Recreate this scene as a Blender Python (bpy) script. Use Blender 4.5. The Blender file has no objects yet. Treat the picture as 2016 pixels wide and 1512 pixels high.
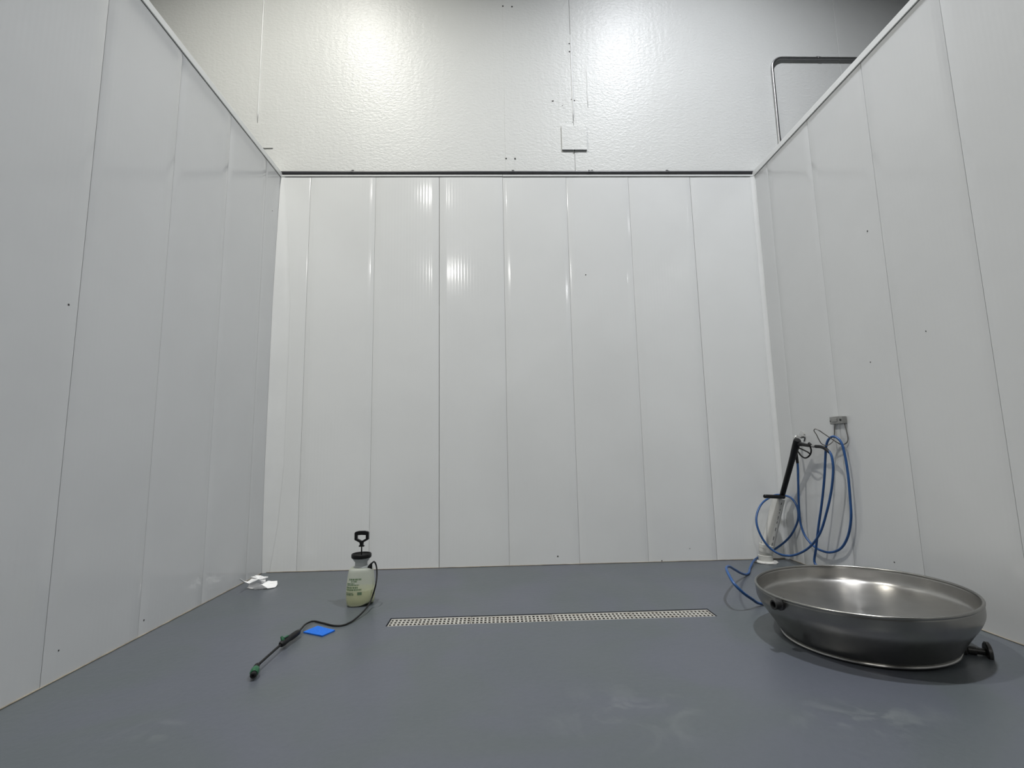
import bpy, bmesh, math, random
from mathutils import Vector, Matrix
random.seed(7)

# ------------------------------------------------------------------ camera
F_PX, YAW, PITCH, ROLL, CAM_H = 972.69, 0.0335, 0.1341, -0.0194, 1.0
XL, XR, YB, HP = -2.027, 2.581, 4.495, 3.645      # stall: left, right, back planes, panel height
YW = YB + 0.03                                     # face of the building wall behind the panelling
CAM = Vector((0, 0, CAM_H))
_f = Vector((math.sin(YAW)*math.cos(PITCH), math.cos(YAW)*math.cos(PITCH), math.sin(PITCH)))
_r = Vector((math.cos(YAW), -math.sin(YAW), 0))
_u = _r.cross(_f)
RIGHT = _r*math.cos(ROLL) + _u*math.sin(ROLL)
UP = _u*math.cos(ROLL) - _r*math.sin(ROLL)
FWD = _f
SC = bpy.context.scene
COL = SC.collection
cam = bpy.data.cameras.new('camera')
cam.sensor_width = 36.0
cam.lens = F_PX/2016.0*36.0
cam.clip_start = 0.02
camo = bpy.data.objects.new('camera', cam)
COL.objects.link(camo)
M = Matrix((RIGHT, UP, -FWD)).transposed().to_4x4()
M.translation = CAM
camo.matrix_world = M
SC.camera = camo

# ------------------------------------------------------------------ world, view, lamps
w = bpy.data.worlds.new('hall_air'); SC.world = w
w.use_nodes = True
w.node_tree.nodes['Background'].inputs[0].default_value = (0.75, 0.78, 0.8, 1)
w.node_tree.nodes['Background'].inputs[1].default_value = 0.02
SC.view_settings.view_transform = 'Standard'
SC.view_settings.look = 'None'
SC.view_settings.gamma = 1.0
SC.view_settings.use_curve_mapping = False
SC.view_settings.exposure = -0.17
LAMP_Z = 7.2
LAMPS = [  # x, y, watts, lens radius, beam spread, colour, label
    (-1.75, 2.35, 154, 0.15, 136, (1.0, 0.985, 0.92), 'round high bay lamp above the left half of the stall'),
    (1.9, 2.3, 164, 0.15, 136, (0.94, 0.96, 1.0), 'round high bay lamp above the right half of the stall'),
    (-1.42, -2.3, 60, 0.09, 160, (1.0, 0.985, 0.95), 'round high bay lamp behind the viewer, before the stall'),
    (6.5, -2.6, 30, 0.09, 160, (0.97, 0.98, 1.0), 'round high bay lamp to the right beyond the partition'),
    (-1.6, -7.5, 270, 0.15, 170, (1.0, 0.985, 0.95), 'round high bay lamp far behind on the left'),
    (6.6, -8.2, 170, 0.15, 170, (0.97, 0.98, 1.0), 'round high bay lamp far behind on the right'),
]

# ------------------------------------------------------------------ pixel -> place
def ray(px, py):
    return FWD + RIGHT*((px-1008)/F_PX) - UP*((py-756)/F_PX)
def on_z(px, py, z=0.0):
    d = ray(px, py); return CAM + d*((z-CAM_H)/d.z)
def on_y(px, py, y=YB):
    d = ray(px, py); return CAM + d*(y/d.y)
def on_x(px, py, x=XR):
    d = ray(px, py); return CAM + d*(x/d.x)

# ------------------------------------------------------------------ materials
def mat(name, base, rough=0.5, metal=0.0, var=0.06, vscale=6.0, bump=0.0, bscale=60.0, spec=0.5, stretch=None, aniso=0.0):
    m = bpy.data.materials.new(name); m.use_nodes = True
    nt = m.node_tree; n = nt.nodes; L = nt.links
    b = n['Principled BSDF']
    b.inputs['Roughness'].default_value = rough
    b.inputs['Metallic'].default_value = metal
    b.inputs['Specular IOR Level'].default_value = spec
    tc = n.new('ShaderNodeTexCoord')
    mp = n.new('ShaderNodeMapping')
    if stretch: mp.inputs['Scale'].default_value = stretch
    L.new(tc.outputs['Object'], mp.inputs['Vector'])
    nz = n.new('ShaderNodeTexNoise'); nz.inputs['Scale'].default_value = vscale; nz.inputs['Detail'].default_value = 5
    L.new(mp.outputs[0], nz.inputs['Vector'])
    cr = n.new('ShaderNodeValToRGB')
    lo = [max(0, c*(1-var)) for c in base]; hi = [min(1, c*(1+var)) for c in base]
    cr.color_ramp.elements[0].position = 0.3; cr.color_ramp.elements[0].color = (*lo, 1)
    cr.color_ramp.elements[1].position = 0.7; cr.color_ramp.elements[1].color = (*hi, 1)
    L.new(nz.outputs['Fac'], cr.inputs['Fac'])
    L.new(cr.outputs['Color'], b.inputs['Base Color'])
    if bump:
        nb = n.new('ShaderNodeTexNoise'); nb.inputs['Scale'].default_value = bscale; nb.inputs['Detail'].default_value = 3
        L.new(mp.outputs[0], nb.inputs['Vector'])
        bp = n.new('ShaderNodeBump'); bp.inputs['Strength'].default_value = 1.0; bp.inputs['Distance'].default_value = bump
        L.new(nb.outputs['Fac'], bp.inputs['Height']); L.new(bp.outputs[0], b.inputs['Normal'])
    if aniso:
        b.inputs['Anisotropic'].default_value = aniso; b.inputs['Anisotropic Rotation'].default_value = 0.25
        tg = n.new('ShaderNodeTangent'); tg.direction_type = 'RADIAL'; tg.axis = 'Z'
        L.new(tg.outputs[0], b.inputs['Tangent'])
    return m

def panel_material(name, base, axis):
    """white pvc panel: glossy, faint upright ribs, a few faint smears"""
    m = mat(name, base, 0.2, 0, 0.025, 1.3)
    nt = m.node_tree; n = nt.nodes; L = nt.links; b = n['Principled BSDF']
    tc = n['Texture Coordinate']
    wv = n.new('ShaderNodeTexWave'); wv.wave_type = 'BANDS'; wv.bands_direction = axis
    wv.inputs['Scale'].default_value = 11.0; wv.inputs['Distortion'].default_value = 0.0
    L.new(tc.outputs['Object'], wv.inputs['Vector'])
    nb = n.new('ShaderNodeTexNoise'); nb.inputs['Scale'].default_value = 2.5; nb.inputs['Detail'].default_value = 1
    L.new(tc.outputs['Object'], nb.inputs['Vector'])
    b1 = n.new('ShaderNodeBump'); b1.inputs['Strength'].default_value = 0.5; b1.inputs['Distance'].default_value = 0.0003
    L.new(wv.outputs['Fac'], b1.inputs['Height'])
    b2 = n.new('ShaderNodeBump'); b2.inputs['Strength'].default_value = 0.5; b2.inputs['Distance'].default_value = 0.004
    L.new(nb.outputs['Fac'], b2.inputs['Height']); L.new(b1.outputs[0], b2.inputs['Normal'])
    L.new(b2.outputs[0], b.inputs['Normal'])
    nr = n.new('ShaderNodeTexNoise'); nr.inputs['Scale'].default_value = 1.1; nr.inputs['Detail'].default_value = 6
    L.new(tc.outputs['Object'], nr.inputs['Vector'])
    mr = n.new('ShaderNodeMapRange'); mr.inputs['To Min'].default_value = 0.07; mr.inputs['To Max'].default_value = 0.15
    L.new(nr.outputs['Fac'], mr.inputs['Value']); L.new(mr.outputs[0], b.inputs['Roughness'])
    return m

def wall_paint_material():
    m = mat('painted_building_wall', (0.76, 0.77, 0.75), 0.38, 0, 0.03, 0.9, spec=0.36)
    nt = m.node_tree; n = nt.nodes; L = nt.links; b = n['Principled BSDF']; tc = n['Texture Coordinate']
    n1 = n.new('ShaderNodeTexNoise'); n1.inputs['Scale'].default_value = 38; n1.inputs['Detail'].default_value = 4; n1.inputs['Distortion'].default_value = 0.6
    mp = n.new('ShaderNodeMapping'); mp.inputs['Scale'].default_value = (0.8, 1, 1.25)
    L.new(tc.outputs['Object'], mp.inputs['Vector']); L.new(mp.outputs[0], n1.inputs['Vector'])
    n2 = n.new('ShaderNodeTexNoise'); n2.inputs['Scale'].default_value = 9; n2.inputs['Detail'].default_value = 2
    mp2 = n.new('ShaderNodeMapping'); mp2.inputs['Scale'].default_value = (2.2, 1, 0.35)
    L.new(tc.outputs['Object'], mp2.inputs['Vector']); L.new(mp2.outputs[0], n2.inputs['Vector'])
    b1 = n.new('ShaderNodeBump'); b1.inputs['Strength'].default_value = 1; b1.inputs['Distance'].default_value = 0.0030
    L.new(n1.outputs['Fac'], b1.inputs['Height'])
    b2 = n.new('ShaderNodeBump'); b2.inputs['Strength'].default_value = 1; b2.inputs['Distance'].default_value = 0.0016
    L.new(n2.outputs['Fac'], b2.inputs['Height']); L.new(b1.outputs[0], b2.inputs['Normal'])
    L.new(b2.outputs[0], b.inputs['Normal'])
    return m

def floor_material():
    m = bpy.data.materials.new('grey_epoxy_floor'); m.use_nodes = True
    nt = m.node_tree; n = nt.nodes; L = nt.links; b = n['Principled BSDF']
    tc = n.new('ShaderNodeTexCoord')
    def noise(scale, detail=4, dist=0.0, vec=None):
        x = n.new('ShaderNodeTexNoise'); x.inputs['Scale'].default_value = scale; x.inputs['Detail'].default_value = detail
        x.inputs['Distortion'].default_value = dist
        L.new(vec or tc.outputs['Object'], x.inputs['Vector']); return x
    def ramp(src, p0, c0, p1, c1):
        r = n.new('ShaderNodeValToRGB')
        r.color_ramp.elements[0].position = p0; r.color_ramp.elements[0].color = (*c0, 1)
        r.color_ramp.elements[1].position = p1; r.color_ramp.elements[1].color = (*c1, 1)
        L.new(src, r.inputs['Fac']); return r
    def mix(fac, a, c):
        x = n.new('ShaderNodeMix'); x.data_type = 'RGBA'
        if isinstance(fac, float): x.inputs['Factor'].default_value = fac
        else: L.new(fac, x.inputs['Factor'])
        L.new(a, x.inputs['A'])
        if isinstance(c, tuple): x.inputs['B'].default_value = (*c, 1)
        else: L.new(c, x.inputs['B'])
        return x.outputs['Result']
    base = ramp(noise(2.2, 6, 0.4).outputs['Fac'], 0.3, (0.082, 0.094, 0.104), 0.72, (0.102, 0.109, 0.129)).outputs['Color']
    fine = ramp(noise(45, 3).outputs['Fac'], 0.35, (0.080, 0.090, 0.101), 0.65, (0.104, 0.113, 0.124)).outputs['Color']
    colr = mix(0.35, base, fine)
    tint = ramp(noise(1.3, 3, 0.8).outputs['Fac'], 0.42, (0.083, 0.100, 0.104), 0.60, (0.092, 0.100, 0.130)).outputs['Color']
    colr = mix(0.45, colr, tint)
    # dried wash-water marks: pale, each with its own place and outline
    for (px, py, rx, ry, sc, thr) in ((1235, 1405, 0.36, 0.30, 4.2, 0.50), (1710, 1412, 0.34, 0.16, 6.0, 0.47), (290, 1440, 0.16, 0.10, 5.0, 0.48)):
        p = on_z(px, py)
        mp = n.new('ShaderNodeMapping'); mp.vector_type = 'TEXTURE'
        mp.inputs['Location'].default_value = p; mp.inputs['Scale'].default_value = (rx, ry, 1)
        L.new(tc.outputs['Object'], mp.inputs['Vector'])
        g = n.new('ShaderNodeTexGradient'); g.gradient_type = 'SPHERICAL'
        L.new(mp.outputs[0], g.inputs['Vector'])
        nz = noise(sc, 6, 1.6)
        r = ramp(nz.outputs['Fac'], thr, (0, 0, 0), thr+0.16, (1, 1, 1))
        mu = n.new('ShaderNodeMath'); mu.operation = 'MULTIPLY'; mu.use_clamp = True
        L.new(r.outputs['Color'], mu.inputs[0]); L.new(g.outputs['Fac'], mu.inputs[1])
        m2 = n.new('ShaderNodeMath'); m2.operation = 'MULTIPLY'; m2.inputs[1].default_value = 0.34
        L.new(mu.outputs[0], m2.inputs[0])
        colr = mix(m2.outputs[0], colr, (0.26, 0.28, 0.27))
    L.new(colr, b.inputs['Base Color'])
    rr = n.new('ShaderNodeMapRange'); rr.inputs['To Min'].default_value = 0.30; rr.inputs['To Max'].default_value = 0.44
    L.new(noise(1.6, 5).outputs['Fac'], rr.inputs['Value']); L.new(rr.outputs[0], b.inputs['Roughness'])
    bp = n.new('ShaderNodeBump'); bp.inputs['Strength'].default_value = 1; bp.inputs['Distance'].default_value = 0.0008
    L.new(noise(30, 3).outputs['Fac'], bp.inputs['Height']); L.new(bp.outputs[0], b.inputs['Normal'])
    return m

def tank_material():
    """milky polyethylene: light comes through it"""
    m = bpy.data.materials.new('milky_polyethylene'); m.use_nodes = True
    nt = m.node_tree; n = nt.nodes; L = nt.links
    out = n['Material Output']; b = n['Principled BSDF']
    b.inputs['Base Color'].default_value = (0.62, 0.66, 0.58, 1); b.inputs['Roughness'].default_value = 0.4
    nz = n.new('ShaderNodeTexNoise'); nz.inputs['Scale'].default_value = 14
    cr = n.new('ShaderNodeValToRGB')
    cr.color_ramp.elements[0].color = (0.62, 0.66, 0.61, 1); cr.color_ramp.elements[1].color = (0.72, 0.74, 0.70, 1)
    L.new(nz.outputs['Fac'], cr.inputs['Fac']); L.new(cr.outputs[0], b.inputs['Base Color'])
    t = n.new('ShaderNodeBsdfTranslucent'); t.inputs['Color'].default_value = (0.88, 0.90, 0.84, 1)
    tr = n.new('ShaderNodeBsdfTransparent'); tr.inputs['Color'].default_value = (0.93, 0.95, 0.91, 1)
    m1 = n.new('ShaderNodeMixShader'); m1.inputs[0].default_value = 0.45
    L.new(b.outputs[0], m1.inputs[1]); L.new(t.outputs[0], m1.inputs[2])
    m2 = n.new('ShaderNodeMixShader'); m2.inputs[0].default_value = 0.30
    L.new(m1.outputs[0], m2.inputs[1]); L.new(tr.outputs[0], m2.inputs[2])
    L.new(m2.outputs[0], out.inputs['Surface'])
    return m

def glow_material(name, col, s):
    m = mat(name, (0.9, 0.9, 0.88), 0.4)
    b = m.node_tree.nodes['Principled BSDF']
    b.inputs['Emission Color'].default_value = (*col, 1); b.inputs['Emission Strength'].default_value = s
    return m

def drain_material():
    m = mat('worn_steel_grate', (0.62, 0.60, 0.55), 0.38, 0.55, 0.10, 25)
    nt = m.node_tree; n = nt.nodes; L = nt.links; b = n['Principled BSDF']
    tc = n['Texture Coordinate']
    nz = n.new('ShaderNodeTexNoise'); nz.inputs['Scale'].default_value = 7; nz.inputs['Detail'].default_value = 5
    L.new(tc.outputs['Object'], nz.inputs['Vector'])
    r = n.new('ShaderNodeValToRGB'); r.color_ramp.elements[0].position = 0.52; r.color_ramp.elements[0].color = (0, 0, 0, 1)
    r.color_ramp.elements[1].position = 0.75; r.color_ramp.elements[1].color = (0.6, 0.6, 0.6, 1)
    L.new(nz.outputs['Fac'], r.inputs['Fac'])
    x = n.new('ShaderNodeMix'); x.data_type = 'RGBA'
    L.new(r.outputs['Color'], x.inputs['Factor'])
    L.new(n['Color Ramp'].outputs['Color'], x.inputs['A']); x.inputs['B'].default_value = (0.30, 0.19, 0.10, 1)
    L.new(x.outputs['Result'], b.inputs['Base Color'])
    return m

MT = dict(
    panel_x=panel_material('white_panel_back', (0.80, 0.81, 0.80), 'X'),
    panel_y=panel_material('white_panel_side_shaded', (0.66, 0.668, 0.668), 'Y'),  # same white panel as the back, darkened to carry the side walls' shade
    core=mat('grey_joint_backing', (0.58, 0.58, 0.56), 0.8, 0, 0.1, 9),
    joint_shade=mat('grey_joint_shade', (0.16, 0.16, 0.155), 0.7, 0, 0.2, 15),  # dark grey that paints the shadow gap below the trims
    trim=mat('white_pvc_trim', (0.80, 0.81, 0.80), 0.3, 0, 0.03, 3),
    paint=wall_paint_material(),
    hall=mat('grey_hall_wall', (0.33, 0.33, 0.32), 0.8, 0, 0.05, 2),
    ceil=mat('dull_ceiling', (0.35, 0.35, 0.34), 0.8, 0, 0.05, 2),
    floor=floor_material(),
    seal=mat('tan_floor_sealant', (0.27, 0.24, 0.19), 0.6, 0, 0.35, 9),
    emt=mat('galvanised_conduit', (0.42, 0.42, 0.42), 0.32, 0.9, 0.08, 20),
    emtdark=mat('shaded_conduit', (0.045, 0.045, 0.05), 0.45, 0.0, 0.1, 20),  # dark base holds the conduit's shaded underside; the drain ledge borrows it
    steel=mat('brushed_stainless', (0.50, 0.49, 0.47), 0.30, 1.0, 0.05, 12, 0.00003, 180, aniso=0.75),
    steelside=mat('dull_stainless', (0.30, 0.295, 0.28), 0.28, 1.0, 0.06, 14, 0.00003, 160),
    chrome=mat('chrome', (0.75, 0.75, 0.74), 0.15, 1.0, 0.04, 30),
    darkmetal=mat('dark_metal', (0.06, 0.06, 0.06), 0.4, 0.7, 0.2, 40),
    black=mat('black_plastic', (0.006, 0.006, 0.0065), 0.42, 0, 0.3, 40, spec=0.3),
    rubber=mat('black_rubber', (0.008, 0.008, 0.0085), 0.5, 0, 0.3, 60, spec=0.3),
    green=mat('green_plastic', (0.012, 0.095, 0.04), 0.38, 0, 0.25, 50),
    ink=mat('green_print', (0.13, 0.20, 0.115), 0.5, 0, 0.25, 120),
    blackink=mat('dark_print', (0.05, 0.05, 0.05), 0.6, 0, 0.2, 90),
    tank=tank_material(),
    liquid=mat('yellow_cleaning_liquid', (0.72, 0.70, 0.24), 0.15, 0, 0.05, 6),
    collar=mat('grey_plastic_collar', (0.40, 0.42, 0.42), 0.45, 0, 0.05, 20),
    blue=mat('blue_hose', (0.022, 0.085, 0.25), 0.38, 0, 0.15, 20),
    pad=mat('blue_scouring_pad', (0.005, 0.135, 0.62), 0.8, 0, 0.15, 120, 0.001, 500),
    paper=mat('white_paper', (0.90, 0.90, 0.90), 0.75, 0, 0.02, 20, 0.0008, 160),
    pvc=mat('white_pvc_pipe', (0.60, 0.595, 0.56), 0.3, 0, 0.05, 9),
    bracket=mat('grey_bracket', (0.30, 0.30, 0.29), 0.4, 0.5, 0.1, 40),
    wire=mat('steel_wire', (0.20, 0.19, 0.18), 0.3, 0.9, 0.1, 40),
    plate=mat('painted_cover_plate', (0.76, 0.77, 0.75), 0.4, 0, 0.03, 5, 0.0008, 60),
    channel=mat('dark_channel', (0.006, 0.006, 0.006), 0.6, 0, 0.3, 10, spec=0.2),  # near-black base for the channel below the grates
    housing=mat('lamp_housing', (0.12, 0.12, 0.12), 0.5, 0.4, 0.1, 9),
    speck=mat('dark_speck', (0.03, 0.028, 0.026), 0.7, 0, 0.3, 90),
)

# ------------------------------------------------------------------ mesh helpers
def wloc(o):
    v = Vector((0, 0, 0))
    while o is not None:
        v = v + o.location; o = o.parent
    return v
def obj(name, bm, m, parent=None, smooth=False, auto=None, orig=None):
    """bm holds world coordinates; orig moves the object's own origin"""
    o = bpy.data.objects.new(name, bpy.data.meshes.new(name)); COL.objects.link(o)
    off = wloc(parent) if parent is not None else Vector((0, 0, 0))
    if orig is not None:
        o.location = Vector(orig) - off; off = Vector(orig)
    bmesh.ops.translate(bm, verts=bm.verts, vec=-off)
    bmesh.ops.recalc_face_normals(bm, faces=bm.faces)
    if smooth:
        for f in bm.faces: f.smooth = True
        if auto:
            for e in bm.edges:
                if len(e.link_faces) == 2 and e.calc_face_angle(0) > math.radians(auto): e.smooth = False
    for e in bm.edges:
        if len(e.link_faces) == 2 and e.link_faces[0].smooth != e.link_faces[1].smooth: e.smooth = False
    bm.to_mesh(o.data); bm.free()
    o.data.materials.append(MT[m] if isinstance(m, str) else m)
    if parent is not None: o.parent = parent
    return o
def tag(o, label, cat, kind=None, group=None):
    o['label'] = label; o['category'] = cat
    if kind: o['kind'] = kind
    if group: o['group'] = group
    return o
def thing(name, label, cat, loc, kind=None, group=None):
    o = bpy.data.objects.new(name, None); COL.objects.link(o)
    o.empty_display_size = 0.05; o.location = loc
    return tag(o, label, cat, kind, group)
def B(): return bmesh.new()
def box(bm, x0, x1, y0, y1, z0, z1, bevel=0.0, seg=1):
    r = bmesh.ops.create_cube(bm, size=1.0)
    for v in r['verts']:
        v.co = Vector(((x0+x1)/2 + v.co.x*(x1-x0), (y0+y1)/2 + v.co.y*(y1-y0), (z0+z1)/2 + v.co.z*(z1-z0)))
    if bevel:
        es = list({e for v in r['verts'] for e in v.link_edges})
        bmesh.ops.bevel(bm, geom=es, offset=bevel, segments=seg, profile=0.5, affect='EDGES')
    return bm
def frame_of(d):
    d = d.normalized(); a = Vector((0, 0, 1)) if abs(d.z) < 0.9 else Vector((1, 0, 0))
    u = d.cross(a).normalized(); return u, u.cross(d).normalized()
def lathe(bm, prof, n=48, base=(0, 0, 0), axis=(0, 0, 1), closed=False):
    """prof: list of (radius, height along axis)"""
    base = Vector(base); ax = Vector(axis).normalized(); u, v = frame_of(ax)
    rings = []
    for r, h in prof:
        c = base + ax*h
        if r < 1e-6: rings.append([bm.verts.new(c)])
        else: rings.append([bm.verts.new(c + (u*math.cos(2*math.pi*i/n) + v*math.sin(2*math.pi*i/n))*r) for i in range(n)])
    pairs = list(zip(rings, rings[1:]))
    if closed: pairs.append((rings[-1], rings[0]))
    for a, b in pairs:
        for i in range(n):
            j = (i+1) % n
            if len(a) == 1 and len(b) == 1: continue
            if len(a) == 1: bm.faces.new((a[0], b[i], b[j]))
            elif len(b) == 1: bm.faces.new((a[i], a[j], b[0]))
            else: bm.faces.new((a[i], a[j], b[j], b[i]))
    return bm
def rod(bm, a, b, r0, r1=None, n=16, bev=0.0):
    a = Vector(a); b = Vector(b); r1 = r0 if r1 is None else r1; h = (b-a).length
    if bev:
        pr = [(0, 0), (r0-bev, 0), (r0, bev), (r1, h-bev), (r1-bev, h), (0, h)]
    else: pr = [(0, 0), (r0, 0), (r1, h), (0, h)]
    return lathe(bm, pr, n, a, b-a)
def spline(pts, k=6, closed=False):
    P = [Vector(p) for p in pts]; out = []; n = len(P)
    rng = n if closed else n-1
    for i in range(rng):
        if closed: p0, p1, p2, p3 = P[(i-1) % n], P[i], P[(i+1) % n], P[(i+2) % n]
        else: p0, p1, p2, p3 = P[max(i-1, 0)], P[i], P[i+1], P[min(i+2, n-1)]
        # centripetal
        t01 = max((p1-p0).length, 1e-6)**0.5; t12 = max((p2-p1).length, 1e-6)**0.5; t23 = max((p3-p2).length, 1e-6)**0.5
        m1 = (p2-p1) + t12*((p1-p0)/t01 - (p2-p0)/(t01+t12)) if i > 0 or closed else (p2-p1)
        m2 = (p2-p1) + t12*((p3-p2)/t23 - (p3-p1)/(t12+t23)) if i < n-2 or closed else (p2-p1)
        for j in range(k):
            t = j/k; t2 = t*t; t3 = t2*t
            out.append((2*t3-3*t2+1)*p1 + (t3-2*t2+t)*m1 + (-2*t3+3*t2)*p2 + (t3-t2)*m2)
    if not closed: out.append(P[-1])
    return out
def tube(bm, pts, r, n=10, closed=False):
    m = len(pts); rings = []
    u = None
    for i in range(m):
        if closed: d = pts[(i+1) % m] - pts[i-1]
        else: d = pts[min(i+1, m-1)] - pts[max(i-1, 0)]
        d = d.normalized()
        if u is None: u, _ = frame_of(d)
        u = (u - d*u.dot(d))
        u = u.normalized() if u.length > 1e-6 else frame_of(d)[0]
        v = d.cross(u)
        rr = r[i] if isinstance(r, (list, tuple)) else r
        rings.append([bm.verts.new(pts[i] + (u*math.cos(2*math.pi*k/n) + v*math.sin(2*math.pi*k/n))*rr) for k in range(n)])
    seq = list(zip(rings, rings[1:]))
    for a, b in seq:
        for k in range(n): bm.faces.new((a[k], a[(k+1) % n], b[(k+1) % n], b[k]))
    if closed:
        a, b = rings[-1], rings[0]
        sh = min(range(n), key=lambda s: (a[0].co-b[s].co).length)
        for k in range(n): bm.faces.new((a[k], a[(k+1) % n], b[(k+1+sh) % n], b[(k+sh) % n]))
    else:
        bm.faces.new(rings[0][::-1]); bm.faces.new(rings[-1])
    return bm
def prism(bm, poly, off):
    """closed polygon (world points) extruded by off"""
    a = [bm.verts.new(p) for p in poly]; b = [bm.verts.new(Vector(p)+Vector(off)) for p in poly]
    bm.faces.new(a); bm.faces.new(b[::-1])
    for i in range(len(a)):
        j = (i+1) % len(a); bm.faces.new((a[i], b[i], b[j], a[j]))
    return bm

# ------------------------------------------------------------------ the setting: floor, hall, drain slot
DX0, DX1, DY0, DY1 = -0.662, 1.300, 3.062, 3.205        # drain slot in the floor
HX0, HX1, HY0 = -7.0, 9.0, -15.0
bm = B()
xs = [HX0, DX0, DX1, HX1]; ys = [HY0, DY0, DY1, YW+0.1]
V = [[bm.verts.new((x, y, 0)) for y in ys] for x in xs]
for i in range(3):
    for j in range(3):
        if (i, j) != (1, 1): bm.faces.new((V[i][j], V[i+1][j], V[i+1][j+1], V[i][j+1]))
slot = [V[1][1], V[2][1], V[2][2], V[1][2]]
low = [bm.verts.new(v.co + Vector((0, 0, -0.02))) for v in slot]
for i in range(4): bm.faces.new((slot[i], slot[(i+1) % 4], low[(i+1) % 4], low[i]))
o = obj('floor', bm, 'floor')
tag(o, 'blue-grey sealed concrete floor with pale dried wash marks', 'floor', 'structure')

# building wall behind and above the stall: backing + wide painted panels + cover strip
wb = obj('wall_building', box(B(), HX0, HX1, YW+0.02, YW+0.12, 0, 7.8), 'core')
tag(wb, 'tall painted building wall with rough rolled texture above the panelling', 'wall', 'structure')
for x0, x1 in ((-7.0, -4.75), (-4.75, -2.292), (-2.292, 0.17), (0.17, 0.818), (0.818, 3.62), (3.62, 9.0)):
    obj('building_panel', box(B(), x0+0.0015, x1-0.0015, YW, YW+0.019, 0, 7.8, 0.0015), 'paint', wb)
obj('cover_strip', box(B(), 0.128, 0.219, YW-0.0025, YW-0.0002, 0, 7.8, 0.0008), 'paint', wb)
for px, py in ((990, 12), (1008, 13), (996.5, 312), (1014, 312)):
    p = on_y(px, py, YW-0.003)
    obj('screw', lathe(B(), [(0, 0.005), (0.006, 0.003), (0.008, 0.0005), (0.008, -0.0005), (0, -0.0005)], 10, p, (0, -1, 0)), 'speck', wb)
def caulk(x, z0, z1, r, jit):
    pts = []; z = z0
    while z <= z1: pts.append(Vector((x+random.uniform(-jit, jit), YW-0.0005, z))); z += 0.08
    obj('caulk_bead', tube(B(), pts, [r*(0.25 if i in (0, len(pts)-1) else random.uniform(0.85, 1.15)) for i in range(len(pts))], 8), 'trim', wb, True)
caulk(-2.292, 4.24, 6.5, 0.009, 0.0005)
caulk(0.818, 4.26, 5.25, 0.008, 0.0025)
caulk(0.97, 4.4, 4.95, 0.0045, 0.001)
for px, py, s in ((1088, 199, 0.014), (1107, 208, 0.006), (1114.5, 240.5, 0.005), (1127, 241, 0.006), (1121, 86, 0.010), (1121, 102, 0.012), (1125, 196, 0.007), (1131, 198, 0.009), (1128, 209, 0.006)):
    p = on_y(px, py, YW)
    bm = B(); k = 7; a0 = random.random()*6
    ring = [p + Vector((math.cos(a0+6.283*i/k)*s*random.uniform(0.5, 1.1), -0.0006, math.sin(a0+6.283*i/k)*s*random.uniform(0.4, 1.0))) for i in range(k)]
    prism(bm, ring, (0, 0.002, 0)); obj('paint_chip', bm, 'speck', wb)
def plate(label, x0, x1, z0, z1, dp=0.015, knob=True):
    t = thing('cover_plate', label, 'plate', ((x0+x1)/2, YW, z0), group='cover plates on the building wall')
    obj('plate', box(B(), x0, x1, YW-dp, YW-0.001, z0, z1, 0.0015, 1), 'paint', t)
    xm = (x0+x1)/2
    obj('underside_shade', box(B(), x0+0.002, x1-0.002, YW-dp+0.002, YW-0.003, z0-0.0012, z0+0.0005), 'darkmetal', t)  # thin dark strip painting in the shade under the plate
    if knob: obj('screw', lathe(B(), [(0, 0), (0.008, 0), (0.008, 0.004), (0.004, 0.007), (0, 0.007)], 12, (xm, YW-0.014, z0-0.002), (0, 0, -1)), 'darkmetal', t)
plate('square painted cover plate on the building wall, right of the centre strip', 0.692, 0.941, 3.938, 4.20)
plate('square painted cover plate half hidden behind the top of the left partition', -2.375, -2.130, 3.958, 4.22, 0.007, False)

for nm, a, lab in (('wall_hall_left', (HX0-0.1, HX0, HY0, YW+0.02, 0, 7.8), 'far left wall of the hall beyond the left partition'),
                   ('wall_hall_right', (HX1, HX1+0.1, HY0, YW+0.02, 0, 7.8), 'far right wall of the hall beyond the right partition'),
                   ('wall_hall_front', (HX0, HX1, HY0-0.1, HY0, 0, 7.8), 'hall wall behind the viewer')):
    tag(obj(nm, box(B(), *a), 'hall'), lab, 'wall', 'structure')
tag(obj('ceiling', box(B(), HX0, HX1, HY0, YW+0.12, 7.8, 7.9), 'ceil'), 'dull grey hall ceiling above the lamps', 'ceiling', 'structure')

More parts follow.
